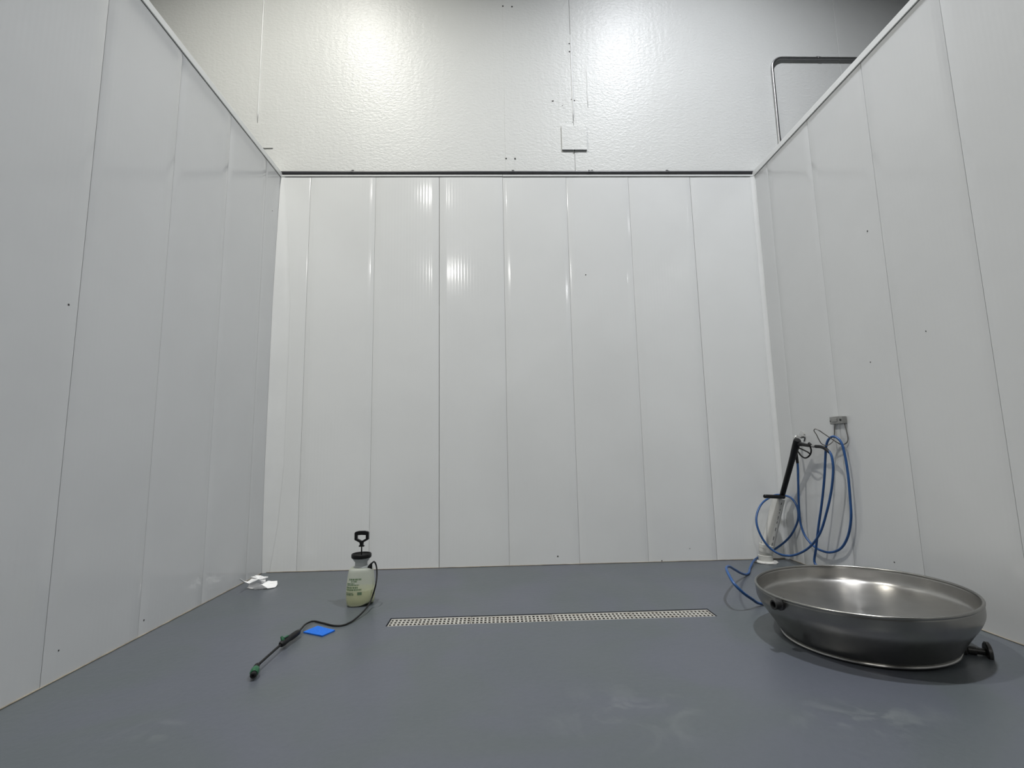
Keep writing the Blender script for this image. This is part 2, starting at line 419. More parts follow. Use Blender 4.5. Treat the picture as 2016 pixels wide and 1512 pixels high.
# ------------------------------------------------------------------ panelled stall
def panel_mesh(w, h, bulge, lean, edge, nseg=10, hseg=8, t=0.012):
    """face at local y=0 looking to -y, x from 0..w, z from 0..h; slightly bowed like thin boards are"""
    bm = B(); G = []
    for i in range(nseg+1):
        s = (0.0 if i == 0 else 1.0 if i == nseg else 0.0015/w if i == 1 else 1-0.0015/w if i == nseg-1 else (i-1)/(nseg-2)); col = []
        # edges eased over so the joint shows as a fine groove
        for j in range(hseg+1):
            q = j/hseg
            y = -bulge*math.sin(math.pi*s)*(0.6+0.4*math.sin(2.2*q+w*9)) + lean*(s-0.5)
            if i in (0, nseg): y += edge
            col.append(bm.verts.new((s*w, y, q*h)))
        G.append(col)
    for i in range(nseg):
        for j in range(hseg):
            f = bm.faces.new((G[i][j], G[i+1][j], G[i+1][j+1], G[i][j+1])); f.smooth = True
    # back face + sides
    bl = [bm.verts.new((0, t, z*h/hseg)) for z in range(hseg+1)]; br = [bm.verts.new((w, t, z*h/hseg)) for z in range(hseg+1)]
    for j in range(hseg):
        bm.faces.new((bl[j], G[0][j], G[0][j+1], bl[j+1])); bm.faces.new((G[-1][j], br[j], br[j+1], G[-1][j+1]))
        bm.faces.new((br[j], bl[j], bl[j+1], br[j+1]))
    bm.faces.new([G[i][-1] for i in range(nseg+1)] + [br[-1], bl[-1]])
    bm.faces.new([bl[0], br[0]] + [G[i][0] for i in range(nseg, -1, -1)])
    return bm
def panelled(name, label, seams, place, core, m, top, gaps):
    wl = obj(name, core, 'core'); tag(wl, label, 'wall', 'structure')
    for k, (a, b) in enumerate(zip(seams, seams[1:])):
        g = gaps.get(k, 0.0009); g2 = gaps.get(k+1, 0.0009)
        bm = panel_mesh(b-a-g-g2, top, random.uniform(0.0001, 0.0005), random.uniform(-0.0004, 0.0004), 0.0007)
        for v in bm.verts: v.co = place(v.co.x + a + g, v.co.y, v.co.z)
        obj('wall_panel', bm, m, wl)
    return wl
TP = 0.012
BS = [XL, -1.742, -1.124, -0.516, 0.098, 0.717, 1.329, 1.942, XR]
panelled('wall_back', 'glossy white panelled back wall of the wash stall', BS, lambda x, y, z: Vector((x, YB+y, z)),
         box(B(), XL, XR, YB+TP+0.001, YW-0.001, 0.0, HP+0.012), 'panel_x', HP, {3: 0.0022, 7: 0.0015})
LS = [-0.61, -0.01, 0.595, 1.20, 1.80, 2.40, 3.0, 3.602, 4.203, YB]
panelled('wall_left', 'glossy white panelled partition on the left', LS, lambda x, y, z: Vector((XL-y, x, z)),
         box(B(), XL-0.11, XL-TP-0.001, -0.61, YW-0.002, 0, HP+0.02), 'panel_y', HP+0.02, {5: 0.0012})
RS = [-0.58, 0.03, 0.633, 1.236, 1.839, 2.441, 3.043, 3.647, 4.25, YB]
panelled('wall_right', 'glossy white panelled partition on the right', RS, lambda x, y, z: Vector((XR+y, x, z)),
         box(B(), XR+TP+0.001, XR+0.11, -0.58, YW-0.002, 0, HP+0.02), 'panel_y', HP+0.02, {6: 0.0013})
def speck(wl, p, nrm_, s):
    u_, v_ = frame_of(nrm_); k = 6; a0 = random.random()*6
    ring = [p + (u_*math.cos(a0+6.283*i/k)*random.uniform(0.6, 1.1) + v_*math.sin(a0+6.283*i/k)*random.uniform(0.6, 1.1))*s for i in range(k)]
    obj('dirt_speck', prism(B(), [q + nrm_*0.0016 for q in ring], -nrm_*0.001), 'speck', wl)
WL = {o.name: o for o in COL.objects}
for px, py, s_ in ((1153, 541, .006), (1098, 1095, .008), (1303, 1104, .007), (1358, 1080, .004)): speck(WL['wall_back'], on_y(px, py, YB), Vector((0, -1, 0)), s_)
for px, py, s_ in ((135, 600, .006), (536, 415, .006), (115, 1281, .005), (283, 1221, .006)): speck(WL['wall_left'], on_x(px, py, XL), Vector((1, 0, 0)), s_)
for px, py, s_ in ((1708, 455, .006), (1714, 713, .006), (1823, 652, .005), (1761, 1107, .007)): speck(WL['wall_right'], on_x(px, py, XR), Vector((-1, 0, 0)), s_)
# trims: caps over the partitions, strip along the top of the back panels, coved corners, floor sealant
def cap(bm, x0, x1, y0, y1):
    box(bm, x0, x1, y0, y1, HP+0.0205, HP+0.052, 0.002); return bm
bm = B(); box(bm, XL-0.116, XL+0.009, -0.615, YW-0.004, HP-0.006, HP+0.042, 0.003, 2)
tr1 = tag(obj('trim_1', bm, 'trim'), 'white cap trim along the top edge of the left partition', 'trim', 'structure')
obj('joint_shade_line', box(B(), XL+0.0005, XL+0.0022, -0.61, YB-0.012, HP-0.0105, HP-0.0055), 'joint_shade', tr1)  # thin dark strip stands in for the shadow under the cap's lip
bm = B(); box(bm, XR-0.009, XR+0.116, -0.585, YW-0.004, HP-0.006, HP+0.045, 0.003, 2)
tr2 = tag(obj('trim_2', bm, 'trim'), 'white cap trim along the top edge of the right partition', 'trim', 'structure')
obj('joint_shade_line', box(B(), XR-0.0022, XR-0.0005, -0.58, YB-0.012, HP-0.0105, HP-0.0055), 'joint_shade', tr2)
bm = B(); box(bm, XL+0.008, 0.097, YB-0.006, YB+0.028, HP+0.0005, HP+0.017, 0.002); 
box(bm, 0.099, XR-0.008, YB-0.007, YB+0.028, HP-0.0015, HP+0.016, 0.002)
tr3 = tag(obj('trim_3', bm, 'trim'), 'thin white strip along the top of the back panels', 'trim', 'structure')
obj('joint_shade_line', box(B(), XL+0.04, XR-0.035, YB-0.0022, YB-0.0008, HP-0.0045, HP-0.0012), 'joint_shade', tr3)
def cove(name, x, sx, r, label):
    bm = B(); n = 8; poly = []
    for i in range(n+1):
        a = math.pi/2*i/n
        poly.append(Vector((x+sx*(r-r*math.sin(a)) + sx*0.0, YB-(r-r*math.cos(a)) - 0.0, 0.0)))
    # poly runs from the back panel (flat) round to the side panel
    poly = [Vector((x+sx*r, YB-0.003, 0))] + [p + Vector((sx*0.003, -0.003, 0)) for p in poly] + [Vector((x+sx*0.0005, YB-r-0.003, 0)), Vector((x+sx*0.0005, YB-0.0005, 0)), Vector((x+sx*(r+0.003), YB-0.0005, 0))]
    prism(bm, poly[1:], (0, 0, HP-0.008))
    tag(obj(name, bm, 'trim'), label, 'trim', 'structure')
def filler(name, label):
    # bowed filler strip: nearly flush at the top, wider and further out lower down
    bm = B(); rows = []
    for z in (0.0, 0.15, 0.4, 0.9, 1.4, 1.9, 2.4, 2.8, 3.2, 3.45, HP-0.008):
        k = min(1.0, max(0.0, (HP-z)/1.3), 0.12+z/0.75); w_ = 0.035+0.105*k**0.8; d_ = 0.006+0.046*k**0.9
        row = []
        for i in range(9):
            q = i/8; x = XL+0.001+w_*(1-q); y = YB-0.003-d_*q**1.7
            row.append(bm.verts.new((x, y, z)))
        row.append(bm.verts.new((XL+0.001, YB-0.0005, z))); row.append(bm.verts.new((XL+w_, YB-0.0005, z)))
        rows.append(row)
    for a, b in zip(rows, rows[1:]):
        for i in range(len(a)):
            j = (i+1) % len(a); f = bm.faces.new((a[i], a[j], b[j], b[i])); f.smooth = i < 8
    bm.faces.new(rows[0]); bm.faces.new(rows[-1][::-1])
    tag(obj(name, bm, 'trim'), label, 'trim', 'structure')
filler('trim_4', 'bowed white filler strip in the left rear corner of the stall')
cove('trim_5', XR, -1, 0.03, 'white coved trim in the right rear corner of the stall')
def seal(name, a, b, side, label):
    bm = B(); pts = []; n = int((Vector(b)-Vector(a)).length/0.05)
    a = Vector(a); b = Vector(b)
    for i in range(n+1):
        pts.append(a.lerp(b, i/n) + Vector((0, 0, 0)))
    tube(bm, pts, [random.uniform(0.0025, 0.0045) for _ in pts], 6)
    tag(obj(name, bm, 'seal', smooth=True), label, 'trim', 'structure')
seal('trim_6', (XL+0.03, YB-0.004, 0.003), (XR-0.03, YB-0.004, 0.003), 0, 'tan line of sealant where the back panels meet the floor')
seal('trim_7', (XL+0.004, -0.6, 0.003), (XL+0.004, YB-0.03, 0.003), 0, 'tan line of sealant where the left partition meets the floor')
seal('trim_8', (XR-0.004, -0.57, 0.003), (XR-0.004, YB-0.03, 0.003), 0, 'tan line of sealant where the right partition meets the floor')

# ------------------------------------------------------------------ lamps (above the frame)
for i, (x, y, wt, lr, spr, c, lab) in enumerate(LAMPS):
    t = thing('high_bay_lamp', lab, 'lamp', (x, y, LAMP_Z), group='high bay lamps under the hall ceiling')
    obj('housing', lathe(B(), [(0.0, 0.17), (0.07, 0.17), (0.08, 0.10), (lr+0.03, 0.06), (lr+0.055, -0.078), (lr+0.05, -0.078), (lr+0.025, 0.012), (0.0, 0.012)], 32, (x, y, LAMP_Z)), 'housing', t, True, 30)
    obj('lens', lathe(B(), [(0, 0.010), (lr, 0.010), (lr, 0.004), (0, 0.004)], 32, (x, y, LAMP_Z)), glow_material('lamp_lens', c, 6.0), t)
    obj('hanging_rod', rod(B(), (x, y, LAMP_Z+0.17), (x, y, 7.795), 0.012), 'housing', t, True, 40)
    ld = bpy.data.lights.new('lamp_light', 'AREA'); ld.shape = 'DISK'; ld.size = 2*lr; ld.energy = wt; ld.color = c; ld.spread = math.radians(spr)
    lo = bpy.data.objects.new('lamp_light', ld); COL.objects.link(lo); lo.parent = t; lo.location = (0, 0, -0.008)

# ------------------------------------------------------------------ conduits on the building wall
def strap(par, p, r, axis, m='emt'):
    """one-hole strap: a band over the pipe and an ear with a screw; the pipe runs along axis"""
    if axis == 'x':
        bm = B(); lathe(bm, [(r+0.0005, -0.012), (r+0.003, -0.012), (r+0.003, 0.012), (r+0.0005, 0.012)], 20, p, (1, 0, 0), True)
        box(bm, p[0]-0.011, p[0]+0.011, YW-0.004, YW-0.001, p[2]+r, p[2]+r+0.026, 0.001)
        s = obj('strap', bm, m, par)
        obj('screw', lathe(B(), [(0, 0.006), (0.006, 0.004), (0.007, 0), (0, 0)], 10, (p[0], YW-0.004, p[2]+r+0.014), (0, -1, 0)), 'darkmetal', s)
    else:
        bm = B(); lathe(bm, [(r+0.0005, -0.012), (r+0.003, -0.012), (r+0.003, 0.012), (r+0.0005, 0.012)], 20, p, (0, 0, 1), True)
        box(bm, p[0]+r, p[0]+r+0.026, YW-0.004, YW-0.001, p[2]-0.011, p[2]+0.011, 0.001)
        obj('strap', bm, m, par)
CR = 0.0170; CZ = HP+0.026+CR; CY = YW-CR-0.006
t = thing('electrical_conduit', 'dark metal conduit running level just above the back panels', 'conduit', (XL-0.3, CY, CZ))
obj('pipe', rod(B(), (XL-0.3, CY, CZ), (XR+0.2, CY, CZ), CR, None, 20), 'emtdark', t, True, 40)
for px in (693, 1010, 1315): strap(t, (on_y(px, 340, CY).x, CY, CZ), CR, 'x', 'emtdark')
xc = on_y(1163, 343, CY).x
cp = obj('coupling', rod(B(), (xc-0.026, CY, CZ), (xc+0.026, CY, CZ), CR+0.004, None, 20, 0.002), 'emtdark', t, True, 40)
for dx in (-0.015, 0.015):
    obj('set_screw', rod(B(), (xc+dx, CY, CZ+CR+0.003), (xc+dx, CY, CZ+CR+0.012), 0.005, None, 8), 'darkmetal', cp)
    obj('set_screw', rod(B(), (xc+dx*0.6, CY-0.004, CZ-CR-0.012), (xc+dx*0.6, CY-0.004, CZ-CR-0.003), 0.004, None, 8), 'darkmetal', cp)
R2 = 0.0145; Y2 = YW-R2-0.006
pa = on_y(1519, 135, Y2); ph = on_y(1620, 115, Y2); xv = pa.x + 0.008; zh = ph.z
br = 0.11
pts = [Vector((xv, Y2, 2.9)), Vector((xv, Y2, 3.4)), Vector((xv, Y2, zh-br))]
for i in range(1, 9):
    a = math.pi/2*i/8; pts.append(Vector((xv+br-br*math.cos(a), Y2, zh-br+br*math.sin(a))))
pts += [Vector((4.3, Y2, zh)), Vector((5.4, Y2, zh))]
t = thing('electrical_conduit', 'bent metal conduit on the building wall above the right partition', 'conduit', (xv, Y2, 2.9))
obj('pipe', tube(B(), pts, R2, 16), 'emt', t, True)
strap(t, (on_y(1612, 117, Y2).x, Y2, zh), R2, 'x')
pz = on_y(1536, 274, Y2).z
obj('coupling', rod(B(), (xv, Y2, pz-0.055), (xv, Y2, pz), R2+0.003, None, 18, 0.002), 'emt', t, True, 40)

# ------------------------------------------------------------------ trench drain
t = thing('trench_drain', 'long steel trench drain with slotted grates set in the floor', 'drain', ((DX0+DX1)/2, (DY0+DY1)/2, 0), kind='structure')
bm = B()
cs = [(DX0, DY0), (DX1, DY0), (DX1, DY1), (DX0, DY1)]
a = [bm.verts.new((x, y, -0.02)) for x, y in cs]; b = [bm.verts.new((x, y, -0.13)) for x, y in cs]
for i in range(4): bm.faces.new((a[i], a[(i+1) % 4], b[(i+1) % 4], b[i]))
bm.faces.new(b)
obj('channel', bm, 'channel', t)
bm = B()   # ledge the grates rest on
for y0, y1 in ((DY0+0.0003, DY0+0.010), (DY1-0.010, DY1-0.0003)): box(bm, DX0+0.0003, DX1-0.0003, y0, y1, -0.016, -0.008)
obj('ledge', bm, 'emtdark', t)
NC = 20; gx0 = DX0+0.006; gx1 = DX1-0.004; gw = (gx1-gx0)/4
gy0 = DY0+0.002; gy1 = DY1-0.007
def grate_mesh():
    bm = B(); L = gw-0.003; W = gy1-gy0; th = 0.004
    pitch = L/NC; hx = 0.0135; hy = 0.0245; rows = 3; rp = 0.037
    X = [0]; Y = [0]
    for c in range(NC): X += [pitch*(c+0.5)-hx/2, pitch*(c+0.5)+hx/2]
    X.append(L)
    for r in range(rows): Y += [W/2+(r-1)*rp-hy/2, W/2+(r-1)*rp+hy/2]
    Y.append(W)
    T = [[bm.verts.new((x, y, 0)) for y in Y] for x in X]; U = [[bm.verts.new((x, y, -th)) for y in Y] for x in X]
    hole = lambda i, j: i % 2 == 1 and j % 2 == 1
    ni, nj = len(X)-1, len(Y)-1
    for i in range(ni):
        for j in range(nj):
            if hole(i, j):
                q = [(i, j), (i+1, j), (i+1, j+1), (i, j+1)]
                for k in range(4):
                    a, b = q[k], q[(k+1) % 4]
                    bm.faces.new((T[a[0]][a[1]], T[b[0]][b[1]], U[b[0]][b[1]], U[a[0]][a[1]]))
            else:
                bm.faces.new((T[i][j], T[i+1][j], T[i+1][j+1], T[i][j+1]))
                bm.faces.new((U[i][j+1], U[i+1][j+1], U[i+1][j], U[i][j]))
    for i in range(ni):
        bm.faces.new((T[i+1][0], T[i][0], U[i][0], U[i+1][0])); bm.faces.new((T[i][nj], T[i+1][nj], U[i+1][nj], U[i][nj]))
    for j in range(nj):
        bm.faces.new((T[0][j], T[0][j+1], U[0][j+1], U[0][j])); bm.faces.new((T[ni][j+1], T[ni][j], U[ni][j], U[ni][j+1]))
    return bm
MT['grate'] = drain_material()
g0 = None
for k in range(4):
    loc = Vector((gx0+gw*k+0.0015, gy0, -0.0035 - 0.0008*(k % 2)))
    if g0 is None:
        bm = grate_mesh(); bmesh.ops.translate(bm, verts=bm.verts, vec=loc)
        g0 = obj('grate', bm, 'grate', t, orig=loc)
    else:
        g = g0.copy(); COL.objects.link(g); g.location = loc - t.location

# ------------------------------------------------------------------ large steel pan
PC = Vector((1.871, 2.638, 0.262)); PR = 0.487; PB = 0.372
nrm = Vector((-0.0275, 0.0016, 1)).normalized()
ORG = PC - nrm*0.2515
t = thing('steel_pan', 'wide round stainless steel kettle pan on the floor by the right partition', 'pan', ORG)
# the outer shell, the rolled rim and the inside are lathed about the pan's own axis
H = 0.2515
outer = [(PB, 0.006), (PB+0.016, 0.030), (PB+0.040, 0.072), (PB+0.066, 0.112), (PB+0.087, 0.143), (PR-0.014, 0.168), (PR-0.006, 0.19), (PR-0.004, 0.215), (PR-0.004, H-0.010)]
inner = [(PR-0.012, H-0.008), (PR-0.0135, 0.215), (PR-0.016, 0.190), (PR-0.023, 0.172), (PR-0.042, 0.161), (PR-0.08, 0.155), (0.30, 0.149), (0.2, 0.144), (0.1, 0.141), (0.0, 0.140)]
def smoothprof(pr, k=3):
    return [(p.x, p.y) for p in spline([Vector((a, b, 0)) for a, b in pr], k)]
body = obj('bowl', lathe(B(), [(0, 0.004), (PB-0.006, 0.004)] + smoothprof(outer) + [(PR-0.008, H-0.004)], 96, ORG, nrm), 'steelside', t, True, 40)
obj('inside', lathe(B(), [(PR-0.008, H-0.0035)] + smoothprof(inner), 96, ORG, nrm), 'steel', t, True, 60)
u, v = frame_of(nrm)
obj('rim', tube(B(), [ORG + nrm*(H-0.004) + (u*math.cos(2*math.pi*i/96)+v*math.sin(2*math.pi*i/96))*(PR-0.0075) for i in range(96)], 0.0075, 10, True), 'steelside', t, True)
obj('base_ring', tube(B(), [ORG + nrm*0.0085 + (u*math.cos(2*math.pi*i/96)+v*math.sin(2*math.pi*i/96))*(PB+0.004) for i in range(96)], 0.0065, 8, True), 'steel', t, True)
# pivot stub on the near left side
d = ray(1527, 1190); best = None
A = d.x**2+d.y**2; Bq = 2*(d.x*(CAM.x-PC.x)+d.y*(CAM.y-PC.y)); Cq = (CAM.x-PC.x)**2+(CAM.y-PC.y)**2-(PR+0.02)**2
s_ = (-Bq-math.sqrt(max(0, Bq*Bq-4*A*Cq)))/(2*A)
hp = CAM + d*s_
rad = Vector((hp.x-PC.x, hp.y-PC.y, 0)).normalized()
p0 = Vector((PC.x, PC.y, hp.z)) + rad*(PR-0.03)
st = obj('pivot_stub', lathe(B(), [(0.030, 0.0), (0.030, 0.032), (0.024, 0.036), (0.024, 0.062), (0.022, 0.064), (0.015, 0.064), (0.015, 0.03), (0.0, 0.03)], 24, p0, rad), 'darkmetal', t, True, 30)
# outlet with flange, low on the right
e = on_y(1944, 1284, 2.40)
rad = Vector((e.x-PC.x, e.y-PC.y, 0)).normalized()
q0 = Vector((PC.x, PC.y, e.z)) + rad*(PB+0.01); ln = (Vector((e.x, e.y, 0))-Vector((q0.x, q0.y, 0))).length
ov = obj('outlet_pipe', lathe(B(), [(0, 0), (0.030, 0), (0.030, 0.02), (0.019, 0.03), (0.019, 0.06), (0.015, 0.062), (0.015, ln), (0, ln)], 20, q0, rad), 'darkmetal', t, True, 30)
obj('outlet_flange', lathe(B(), [(0, -0.008), (0.040, -0.008), (0.046, -0.004), (0.046, 0.008), (0.040, 0.012), (0.018, 0.012), (0.018, 0.004), (0, 0.004)], 28, e, rad), 'darkmetal', ov, True, 30)

# ------------------------------------------------------------------ pump sprayer
SX, SY = -0.930, 3.520
t = thing('pump_sprayer', 'hand pump sprayer with milky tank, yellow liquid and black wand by the drain', 'sprayer', (SX, SY, 0))
PROF = [(0.0, 0.076), (0.006, 0.084), (0.02, 0.089), (0.06, 0.0925), (0.11, 0.0915), (0.16, 0.087), (0.20, 0.082), (0.224, 0.078), (0.234, 0.072), (0.240, 0.052)]
def hw(z):
    for (z0, a), (z1, b) in zip(PROF, PROF[1:]):
        if z <= z1: return a+(b-a)*(z-z0)/(z1-z0)
    return PROF[-1][1]
def tankpt(th, z, off=0.0, e=3.2):
    a = hw(z)+off
    c, s = math.cos(th), math.sin(th)
    k = (abs(c)**e+abs(s)**e)**(-1/e)
    ang = math.radians(8)
    x, y = a*k*c, a*0.92*k*s
    return Vector((SX+x*math.cos(ang)-y*math.sin(ang), SY+x*math.sin(ang)+y*math.cos(ang), z))
def lift(th):   # moulded arch between the feet at the front right
    d = math.atan2(math.sin(th+0.75), math.cos(th+0.75))
    return 0.022*math.exp(-(d/0.55)**2) + 0.010*math.exp(-((abs(d)-math.pi)/0.5)**2)
def tank_rings(zs, off, inset=0.0):
    bm = B(); n = 56; rings = []
    for z in zs:
        r = []
        for i in range(n):
            th = 2*math.pi*i/n; p = tankpt(th, z, off); p.z += lift(th)*max(0, 1-z/0.06); r.append(bm.verts.new(p))
        rings.append(r)
    for a, b in zip(rings, rings[1:]):
        for i in range(n): bm.faces.new((a[i], a[(i+1) % n], b[(i+1) % n], b[i]))
    bm.faces.new(rings[0][::-1]); bm.faces.new(rings[-1])
    return bm
zs = [0.0005, 0.006, 0.014, 0.025, 0.04, 0.06, 0.085, 0.11, 0.135, 0.16, 0.18, 0.20, 0.213, 0.222, 0.229, 0.234, 0.238, 0.240]
tk = obj('tank', tank_rings(zs, 0), 'tank', t, True, 60)
obj('liquid', tank_rings([0.004, 0.01, 0.025, 0.04, 0.06, 0.085, 0.10], -0.003), 'liquid', tk, True, 60)
# green print on the front face: rows of small illegible lettering and a solid square
bm = B()
def patch(bm, u0, u1, z0, z1):
    # u runs along the front face, -1 .. 1
    th = lambda u: -math.pi/2 + (u-0.22)*math.radians(46)
    a = [tankpt(th(u0), z0, 0.0006), tankpt(th(u1), z0, 0.0006), tankpt(th(u1), z1, 0.0006), tankpt(th(u0), z1, 0.0006)]
    n = (a[1]-a[0]).cross(a[3]-a[0]).normalized()
    vs = [bm.verts.new(p) for p in a]; bm.faces.new(vs)
for z0, z1, ua, ub in ((0.170, 0.181, -0.72, 0.40), (0.158, 0.167, -0.5, 0.02), (0.146, 0.153, -0.95, -0.2), (0.137, 0.144, -0.95, 0.2), (0.119, 0.131, -1.0, 0.1), (0.106, 0.116, -1.0, 0.42), (0.088, 0.094, -0.95, -0.3), (0.078, 0.085, -0.95, -0.25)):
    u0 = ua
    while u0 < ub:
        wd = random.uniform(0.05, 0.16); patch(bm, u0, min(u0+wd, ub), z0, z1); u0 += wd+random.uniform(0.015, 0.04)
patch(bm, 0.06, 0.44, 0.078, 0.096)
obj('print', bm, 'ink', tk)['kind'] = 'stuff'
obj('neck', lathe(B(), [(0.050, 0.236), (0.047, 0.243), (0.041, 0.250), (0.041, 0.272), (0.052, 0.286), (0.058, 0.300), (0.056, 0.304), (0, 0.304)], 32, (SX, SY, 0)), 'collar', t, True, 35)
obj('funnel_ring', lathe(B(), [(0.056, 0.302), (0.064, 0.300), (0.0665, 0.306), (0.0665, 0.322), (0.063, 0.327), (0.059, 0.327), (0.055, 0.318), (0.03, 0.309), (0.0, 0.307)], 36, (SX, SY, 0)), 'black', t, True, 35)
pump = obj('pump_rod', rod(B(), (SX, SY, 0.306), (SX, SY, 0.372), 0.0045), 'black', t, True, 40)
# D handle: outline in the x-z plane with a window, given depth
hz = 0.372
out = [(-0.017, 0.0), (0.017, 0.0), (0.017, 0.008), (0.010, 0.008), (0.012, 0.027), (0.047, 0.046), (0.0475, 0.090), (0.042, 0.098), (0.02, 0.103), (-0.02, 0.103), (-0.042, 0.098), (-0.0475, 0.090), (-0.047, 0.046), (-0.012, 0.027), (-0.010, 0.008), (-0.017, 0.008)]
win = [(0.0, 0.037), (0.029, 0.052), (0.029, 0.076), (0.0, 0.078), (-0.029, 0.076), (-0.029, 0.052)]
bm = B()
dy = 0.011
def grid_poly(y):
    vo = [bm.verts.new((SX+a, SY+y, hz+b)) for a, b in out]; vi = [bm.verts.new((SX+a, SY+y, hz+b)) for a, b in win]
    es = [bm.edges.new((vo[i], vo[(i+1) % len(vo)])) for i in range(len(vo))] + [bm.edges.new((vi[i], vi[(i+1) % len(vi)])) for i in range(len(vi))]
    bmesh.ops.triangle_fill(bm, edges=es, use_beauty=True)
    return vo, vi
a0, b0 = grid_poly(-dy); a1, b1 = grid_poly(dy)
for p, q in ((a0, a1), (b0, b1)):
    for i in range(len(p)):
        j = (i+1) % len(p); bm.faces.new((p[i], p[j], q[j], q[i]))
obj('pump_handle', bm, 'black', t)
# hose outlet and hose
oa = Vector((SX+0.058, SY-0.020, 0.224)); ob = Vector((SX+0.073, SY-0.022, 0.262))
obj('hose_outlet', lathe(B(), [(0, 0), (0.018, 0), (0.017, 0.012), (0.009, 0.036), (0.007, 0.042), (0, 0.042)], 18, oa, ob-oa), 'black', t, True, 40)
hp_ = [ob, on_y(736.5, 1106, SY-0.025), on_y(740.5, 1113, SY-0.03), on_y(742, 1131, SY-0.05), on_y(739.5, 1152, SY-0.09)]
hp_ += [on_z(731, 1180, 0.055), on_z(719, 1200, 0.03), on_z(702, 1216.5, 0.012), on_z(690, 1225, 0.007), on_z(675, 1231, 0.006), on_z(659, 1231.8, 0.006), on_z(635, 1226.5, 0.006), on_z(617, 1223, 0.008), on_z(604, 1227.5, 0.014), on_z(593, 1238, 0.024), on_z(587, 1245, 0.028)]
obj('hose', tube(B(), spline(hp_, 7), 0.0052, 10), 'rubber', t, True)
# wand: grip with green lever, tube, elbow, green nozzle
w0 = on_z(588, 1244, 0.028); w1 = on_z(552, 1269.5, 0.030); w2 = on_z(506, 1311, 0.030); w3 = on_z(495, 1338, 0.021)
dirv = (w1-w0).normalized()
L1 = (w1-w0).length
grip = obj('wand_grip', lathe(B(), [(0, -0.008), (0.010, -0.006), (0.014, 0.004), (0.0165, 0.03), (0.0165, 0.075), (0.0145, L1*0.55), (0.0155, L1*0.72), (0.0165, L1*0.85), (0.015, L1*0.95), (0.010, L1), (0, L1)], 16, w0, dirv), 'rubber', t, True, 45)
side = dirv.cross(Vector((0, 0, 1))).normalized()
gp = w0 + dirv*(L1*0.86)
bm = B(); lathe(bm, [(0, 0), (0.009, 0), (0.010, 0.006), (0.006, 0.024), (0.0, 0.026)], 12, gp + Vector((0, 0, 0.010)), Vector((-0.55, 0.15, 1)))
prism(bm, [gp+Vector((0, 0, 0.022))+side*0.006, gp+Vector((0, 0, 0.022))-side*0.006, gp-dirv*0.05+Vector((0, 0, 0.018))-side*0.005, gp-dirv*0.05+Vector((0, 0, 0.018))+side*0.005], (0, 0, 0.004))
obj('lever', bm, 'green', grip)
tg = w0 + dirv*(L1*0.62)
obj('trigger_guard', lathe(B(), [(0, 0), (0.011, 0), (0.013, 0.008), (0.009, 0.018), (0, 0.020)], 12, tg+side*0.004-Vector((0, 0, 0.006)), side+Vector((0, 0, -0.35))), 'rubber', grip, True)
obj('wand_tube', tube(B(), spline([w1-dirv*0.01, w1.lerp(w2, 0.5), w2], 4), 0.0062, 10), 'black', t, True)
nz_d = (w3-w2).normalized()
el = obj('nozzle_elbow', lathe(B(), [(0, -0.012), (0.009, -0.010), (0.0125, 0.004), (0.012, 0.020), (0.008, 0.030), (0, 0.031)], 14, w2-nz_d*0.004, (nz_d+ (w2-w1).normalized()*0.8)), 'black', t, True)
nzp = w2 + nz_d*0.018
nz_o = obj('nozzle', lathe(B(), [(0, 0), (0.010, 0), (0.016, 0.010), (0.019, 0.022), (0.0195, 0.046), (0.016, 0.056), (0, 0.056)], 10, nzp, nz_d), 'green', t, True, 25)
obj('nozzle_tip', lathe(B(), [(0, 0), (0.0135, 0), (0.0135, 0.018), (0.010, 0.021), (0.004, 0.021), (0.004, 0.014), (0, 0.014)], 14, nzp+nz_d*0.054, nz_d), 'black', nz_o, True, 35)

# ------------------------------------------------------------------ blue pad
cs = [on_z(597, 1246.5), on_z(625, 1234.5), on_z(659.5, 1243), on_z(634.5, 1254)]
bm = B(); n = 6; G = []
for i in range(n+1):
    row = []
    for j in range(n+1):
        p = cs[0].lerp(cs[1], j/n).lerp(cs[3].lerp(cs[2], j/n), i/n)
        p.z = 0.0065 + random.uniform(-0.0006, 0.0006) + 0.003*((i/n-0.5)**2+(j/n-0.5)**2)
        row.append(bm.verts.new(p))
    G.append(row)
top = [bm.faces.new((G[i][j], G[i+1][j], G[i+1][j+1], G[i][j+1])) for i in range(n) for j in range(n)]
ex = bmesh.ops.extrude_face_region(bm, geom=top)
for v in [g for g in ex['geom'] if isinstance(g, bmesh.types.BMVert)]: v.co.z = 0.0008
tag(obj('scouring_pad', bm, 'pad', orig=(cs[0]+cs[2])/2), 'flat bright blue scouring pad on the floor beside the sprayer wand', 'pad')

# ------------------------------------------------------------------ crumpled paper towel in the left corner
def cp7(x, y, z): return on_z(420+x/10.08, 1080+y/10.08, z)
bm = B()
def flap(poly, center):
    vs = [bm.verts.new(cp7(*p)) for p in poly]; c = bm.verts.new(cp7(*center))
    for i in range(len(vs)): bm.faces.new((vs[i], vs[(i+1) % len(vs)], c))
flap([(665, 785, .004), (715, 705, .03), (800, 640, .055), (880, 655, .045), (1020, 680, .02), (1085, 636, .045), (1180, 650, .03), (1265, 642, .034), (1272, 690, .022), (1250, 752, .006), (1205, 775, .004), (1080, 786, .010), (980, 802, .003), (870, 806, .003), (770, 800, .006)], (960, 715, .036))
flap([(690, 650, .045), (770, 592, .06), (800, 585, .055), (748, 560, .07), (830, 540, .085), (940, 533, .085), (1005, 562, .06), (1082, 556, .065), (1086, 572, .06), (1040, 600, .05), (1035, 655, .045), (980, 685, .04), (850, 690, .04), (715, 695, .04)], (900, 610, .085))
